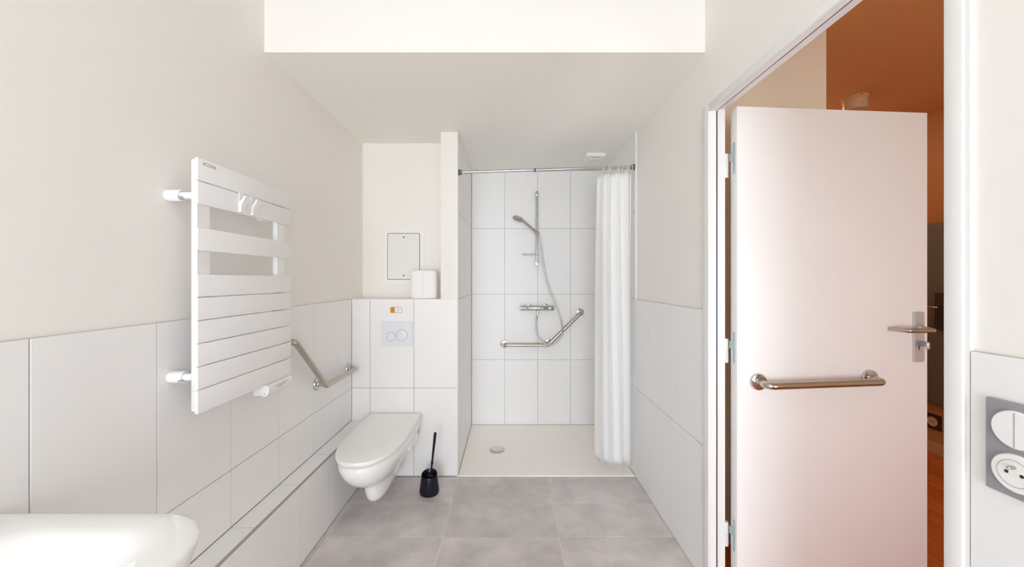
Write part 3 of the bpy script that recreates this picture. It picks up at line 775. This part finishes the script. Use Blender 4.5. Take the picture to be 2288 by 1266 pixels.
# control box under the lowest slat
cb0, cb1 = 1.472, 1.632
zt = zs(926) + 0.0
prof = [(-0.044, -0.001), (0.010, -0.001), (0.015, -0.007), (0.017, -0.020), (0.013, -0.034), (0.004, -0.043), (-0.006, -0.046), (-0.008, -0.041), (-0.044, -0.041)]
cbx = link('control_box', loft([[Vector((RXF + a, y, zt + b)) for a, b in prof] for y in (cb0, cb1)]), M_ENAMEL, ra, 50)
link('box_screw', lathe((RXF - 0.002, cb0 + 0.0005, zt - 0.034), -Y, [(0, 0.0025), (0.0012, 0.0025)], 12), M_GREYLINE, cbx)
for (ya, yb, dz) in ((1.505, 1.60, -0.010), (1.515, 1.58, -0.015), (1.525, 1.57, -0.0185), (1.54, 1.56, -0.022)):
    link('box_print', box(RXF + 0.0155 + 0.0015 * (dz < -0.009), RXF + 0.0178, ya, yb, zt + dz - 0.0008, zt + dz + 0.0004), M_GREYLINE, cbx, 0)
# Y hooks over the second slat
for yc in (1.338, 1.400):
    zt2, zb2 = zs(403), zs(453)
    hw_ = 0.011
    g = empty('towel_hook', (RXF, yc, zb2 + 0.006)); tag(g, 'white plastic towel hook hung over a radiator slat', 'towel hook', 'hooks on the towel radiator')
    w = MB()
    pf = [(-0.013, 0.002), (-0.013, 0.0038), (0.004, 0.0038), (0.004, -0.030), (0.024, -0.006), (0.028, -0.009), (0.012, -0.042), (0.010, -0.066), (0.0008, -0.066), (0.0008, 0.002)]
    w.merge(loft([[Vector((RXF + a, y, zt2 + b)) for a, b in pf] for y in (yc - hw_, yc + hw_)]))
    link('hook', w, M_WPLASTIC, g, 30)

# ------------------------------------------------------------------ washbasin
wbn = empty('washbasin', (XL, 0.44, 0.66)); tag(wbn, 'white ceramic washbasin fixed to the left wall', 'washbasin')
def bas(x0, x1, y0, y1, r, z, rb=0.02, n=10, sag=0.0):
    pts = []
    for cx_, cy_, rr, a0 in ((x1 - r, y1 - r, r, 0), (x0 + rb, y1 - rb, rb, 90), (x0 + rb, y0 + rb, rb, 180), (x1 - r, y0 + r, r, 270)):
        for k in range(n + 1):
            a = R(a0 + 90 * k / n); pts.append(Vector((cx_ + rr * math.cos(a), cy_ + rr * math.sin(a), z)))
    return pts
bx0, bx1, by0, by1 = XL + 0.001, -0.574, 0.10, 0.772
def bo(i, z, r=0.125): return bas(bx0, bx1 - i, by0 + i, by1 - i, max(r - i * 0.3, 0.03), z, 0.006)
def bi(i, z, r=0.12): return bas(bx0 + 0.10 + i, bx1 - 0.045 - i, by0 + 0.06 + i, by1 - 0.06 - i, max(r - i * 0.3, 0.03), z, max(0.08 - i * 0.2, 0.02))
link('basin', loft([bo(0.16, 0.665), bo(0.10, 0.675), bo(0.06, 0.70), bo(0.030, 0.74), bo(0.012, 0.79), bo(0.003, 0.83), bo(0.0, 0.841), bo(0.003, 0.848), bo(0.010, 0.851),
                    bi(-0.012, 0.8505), bi(0.0, 0.849), bi(0.012, 0.843), bi(0.028, 0.825), bi(0.055, 0.79), bi(0.09, 0.757), bi(0.14, 0.738), bi(0.19, 0.732)]), M_CERAMIC, wbn, 60)
link('basin_drain', lathe((-0.745, 0.436, 0.733), Z, [(0, 0.032), (0.003, 0.031), (0.004, 0.02), (0.002, 0.001)], 28), M_CHROME, wbn)

# ------------------------------------------------------------------ switch and socket plate
sw = empty('switch_plate', (XR, 0.62, 0.96)); tag(sw, 'grey two-gang plate with white rocker switch and round socket', 'switch')
sy, szc = 0.6165, 1.045
pc = (XR, sy, szc)
link('plate', plate(pc, -Y, Z, 0.085, 0.158, 0.002, 0.009), M_PLATE, sw)
for dz, kind in ((0.036, 'rocker_switch'), (-0.036, 'socket')):
    o = link(kind, lathe((XR - 0.009, sy, szc + dz), -X, [(0, 0.0315), (0.004, 0.0312), (0.006, 0.029), (0.0062, 0.001)], 44), M_WPLASTIC, sw)
    if kind == 'rocker_switch':
        link('rocker_split', box(XR - 0.0157, XR - 0.0148, sy - 0.0012, sy + 0.0002, szc + dz - 0.0285, szc + dz + 0.0285), M_GREYLINE, o, 0)
    else:
        path = [Vector((XR - 0.0152, sy + 0.0215 * math.cos(a), szc + dz + 0.0215 * math.sin(a))) for a in [2 * math.pi * i / 40 for i in range(40)]]
        link('socket_ring', tube(path, 0.0006, 6, closed=True), M_GREYLINE, o)
        for s in (-1, 1):
            link('pin_hole', lathe((XR - 0.0150, sy + s * 0.0095, szc + dz), -X, [(0, 0.0028), (0.0006, 0.0027), (0.0006, 0.0005)], 16), M_DARK, o)
        link('earth_pin', lathe((XR - 0.0150, sy, szc + dz + 0.010), -X, [(0, 0.003), (0.010, 0.0028), (0.012, 0.001)], 16), M_STEEL, o)

# ------------------------------------------------------------------ things in the hallway
def HP(px, py, o=0.0):                    # point on the brown wall at a photo pixel
    y = FPX * XW / (px - 1139); return Vector((XW - o, y, EYE - (py - 625) * XW / (px - 1139)))
p = Vector((2.43, 2.62, ZH))
hv = empty('ceiling_detector', p - Z * 0.09); tag(hv, 'cream cylindrical fixture on the hallway ceiling', 'ceiling fixture')
link('base_ring', lathe(p, -Z, [(0, 0.074), (0.018, 0.074), (0.021, 0.068)], 36), M_HTAN, hv)
link('body', lathe(p - Z * 0.020, -Z, [(0, 0.066), (0.055, 0.066), (0.066, 0.058), (0.070, 0.03), (0.070, 0.001)], 36), M_HTAN, hv)
link('screw', lathe(p + Vector((-0.02, -0.0735, -0.010)), -Y, [(0, 0.004), (0.002, 0.003)], 12), M_DARK, hv)
ht = empty('hall_wall_panel', (XW, 2.80, 0.40)); tag(ht, 'tall dark grey fixture with rounded bottom on the brown hallway wall', 'wall fixture')
rings = []
for z, k in ((0.395, 0.80), (0.405, 0.95), (0.43, 1.0), (1.70, 1.0), (1.745, 0.97), (1.755, 0.85)):
    rings.append([Vector((XW - 0.001 - 0.10 * k * math.sin(a), 2.62 + 0.48 * k * math.cos(a), z)) for a in [math.pi * i / 24 for i in range(25)]])
link('panel_body', loft(rings), M_HDARK, ht, 40)
pb = Vector((XW - 0.105, 2.715, 1.10))
hh2 = empty('hall_lever_handle', pb); tag(hh2, 'black plate with chrome lever on the dark hallway fixture', 'door handle')
link('plate', plate(pb, -Y, Z, 0.08, 0.27, 0.004, 0.014), M_HBLACK, hh2)
link('lever', tube(fillet([pb + Vector((-0.012, 0.0, 0.03)), pb + Vector((-0.05, 0.0, 0.03)), pb + Vector((-0.05, 0.12, 0.03))], 0.015), 0.008, 12), M_CHROME, hh2)
p = HP(2087, 941, 0.004)
hsk = empty('hall_socket', p); tag(hsk, 'dark plate with round tan socket low on the hallway wall', 'socket')
link('plate', plate(p, -Y, Z, 0.11, 0.115, 0.003, 0.010), M_HBLACK, hsk)
so = link('socket', lathe(p - X * 0.010, -X, [(0, 0.036), (0.003, 0.035), (0.004, 0.03), (0.002, 0.001)], 28), M_HTAN, hsk)
for s in (-1, 1):
    link('pin_hole', lathe(p + Vector((-0.0125, s * 0.011, 0)), -X, [(0, 0.005), (0.0012, 0.0045)], 12), M_DARK, so)
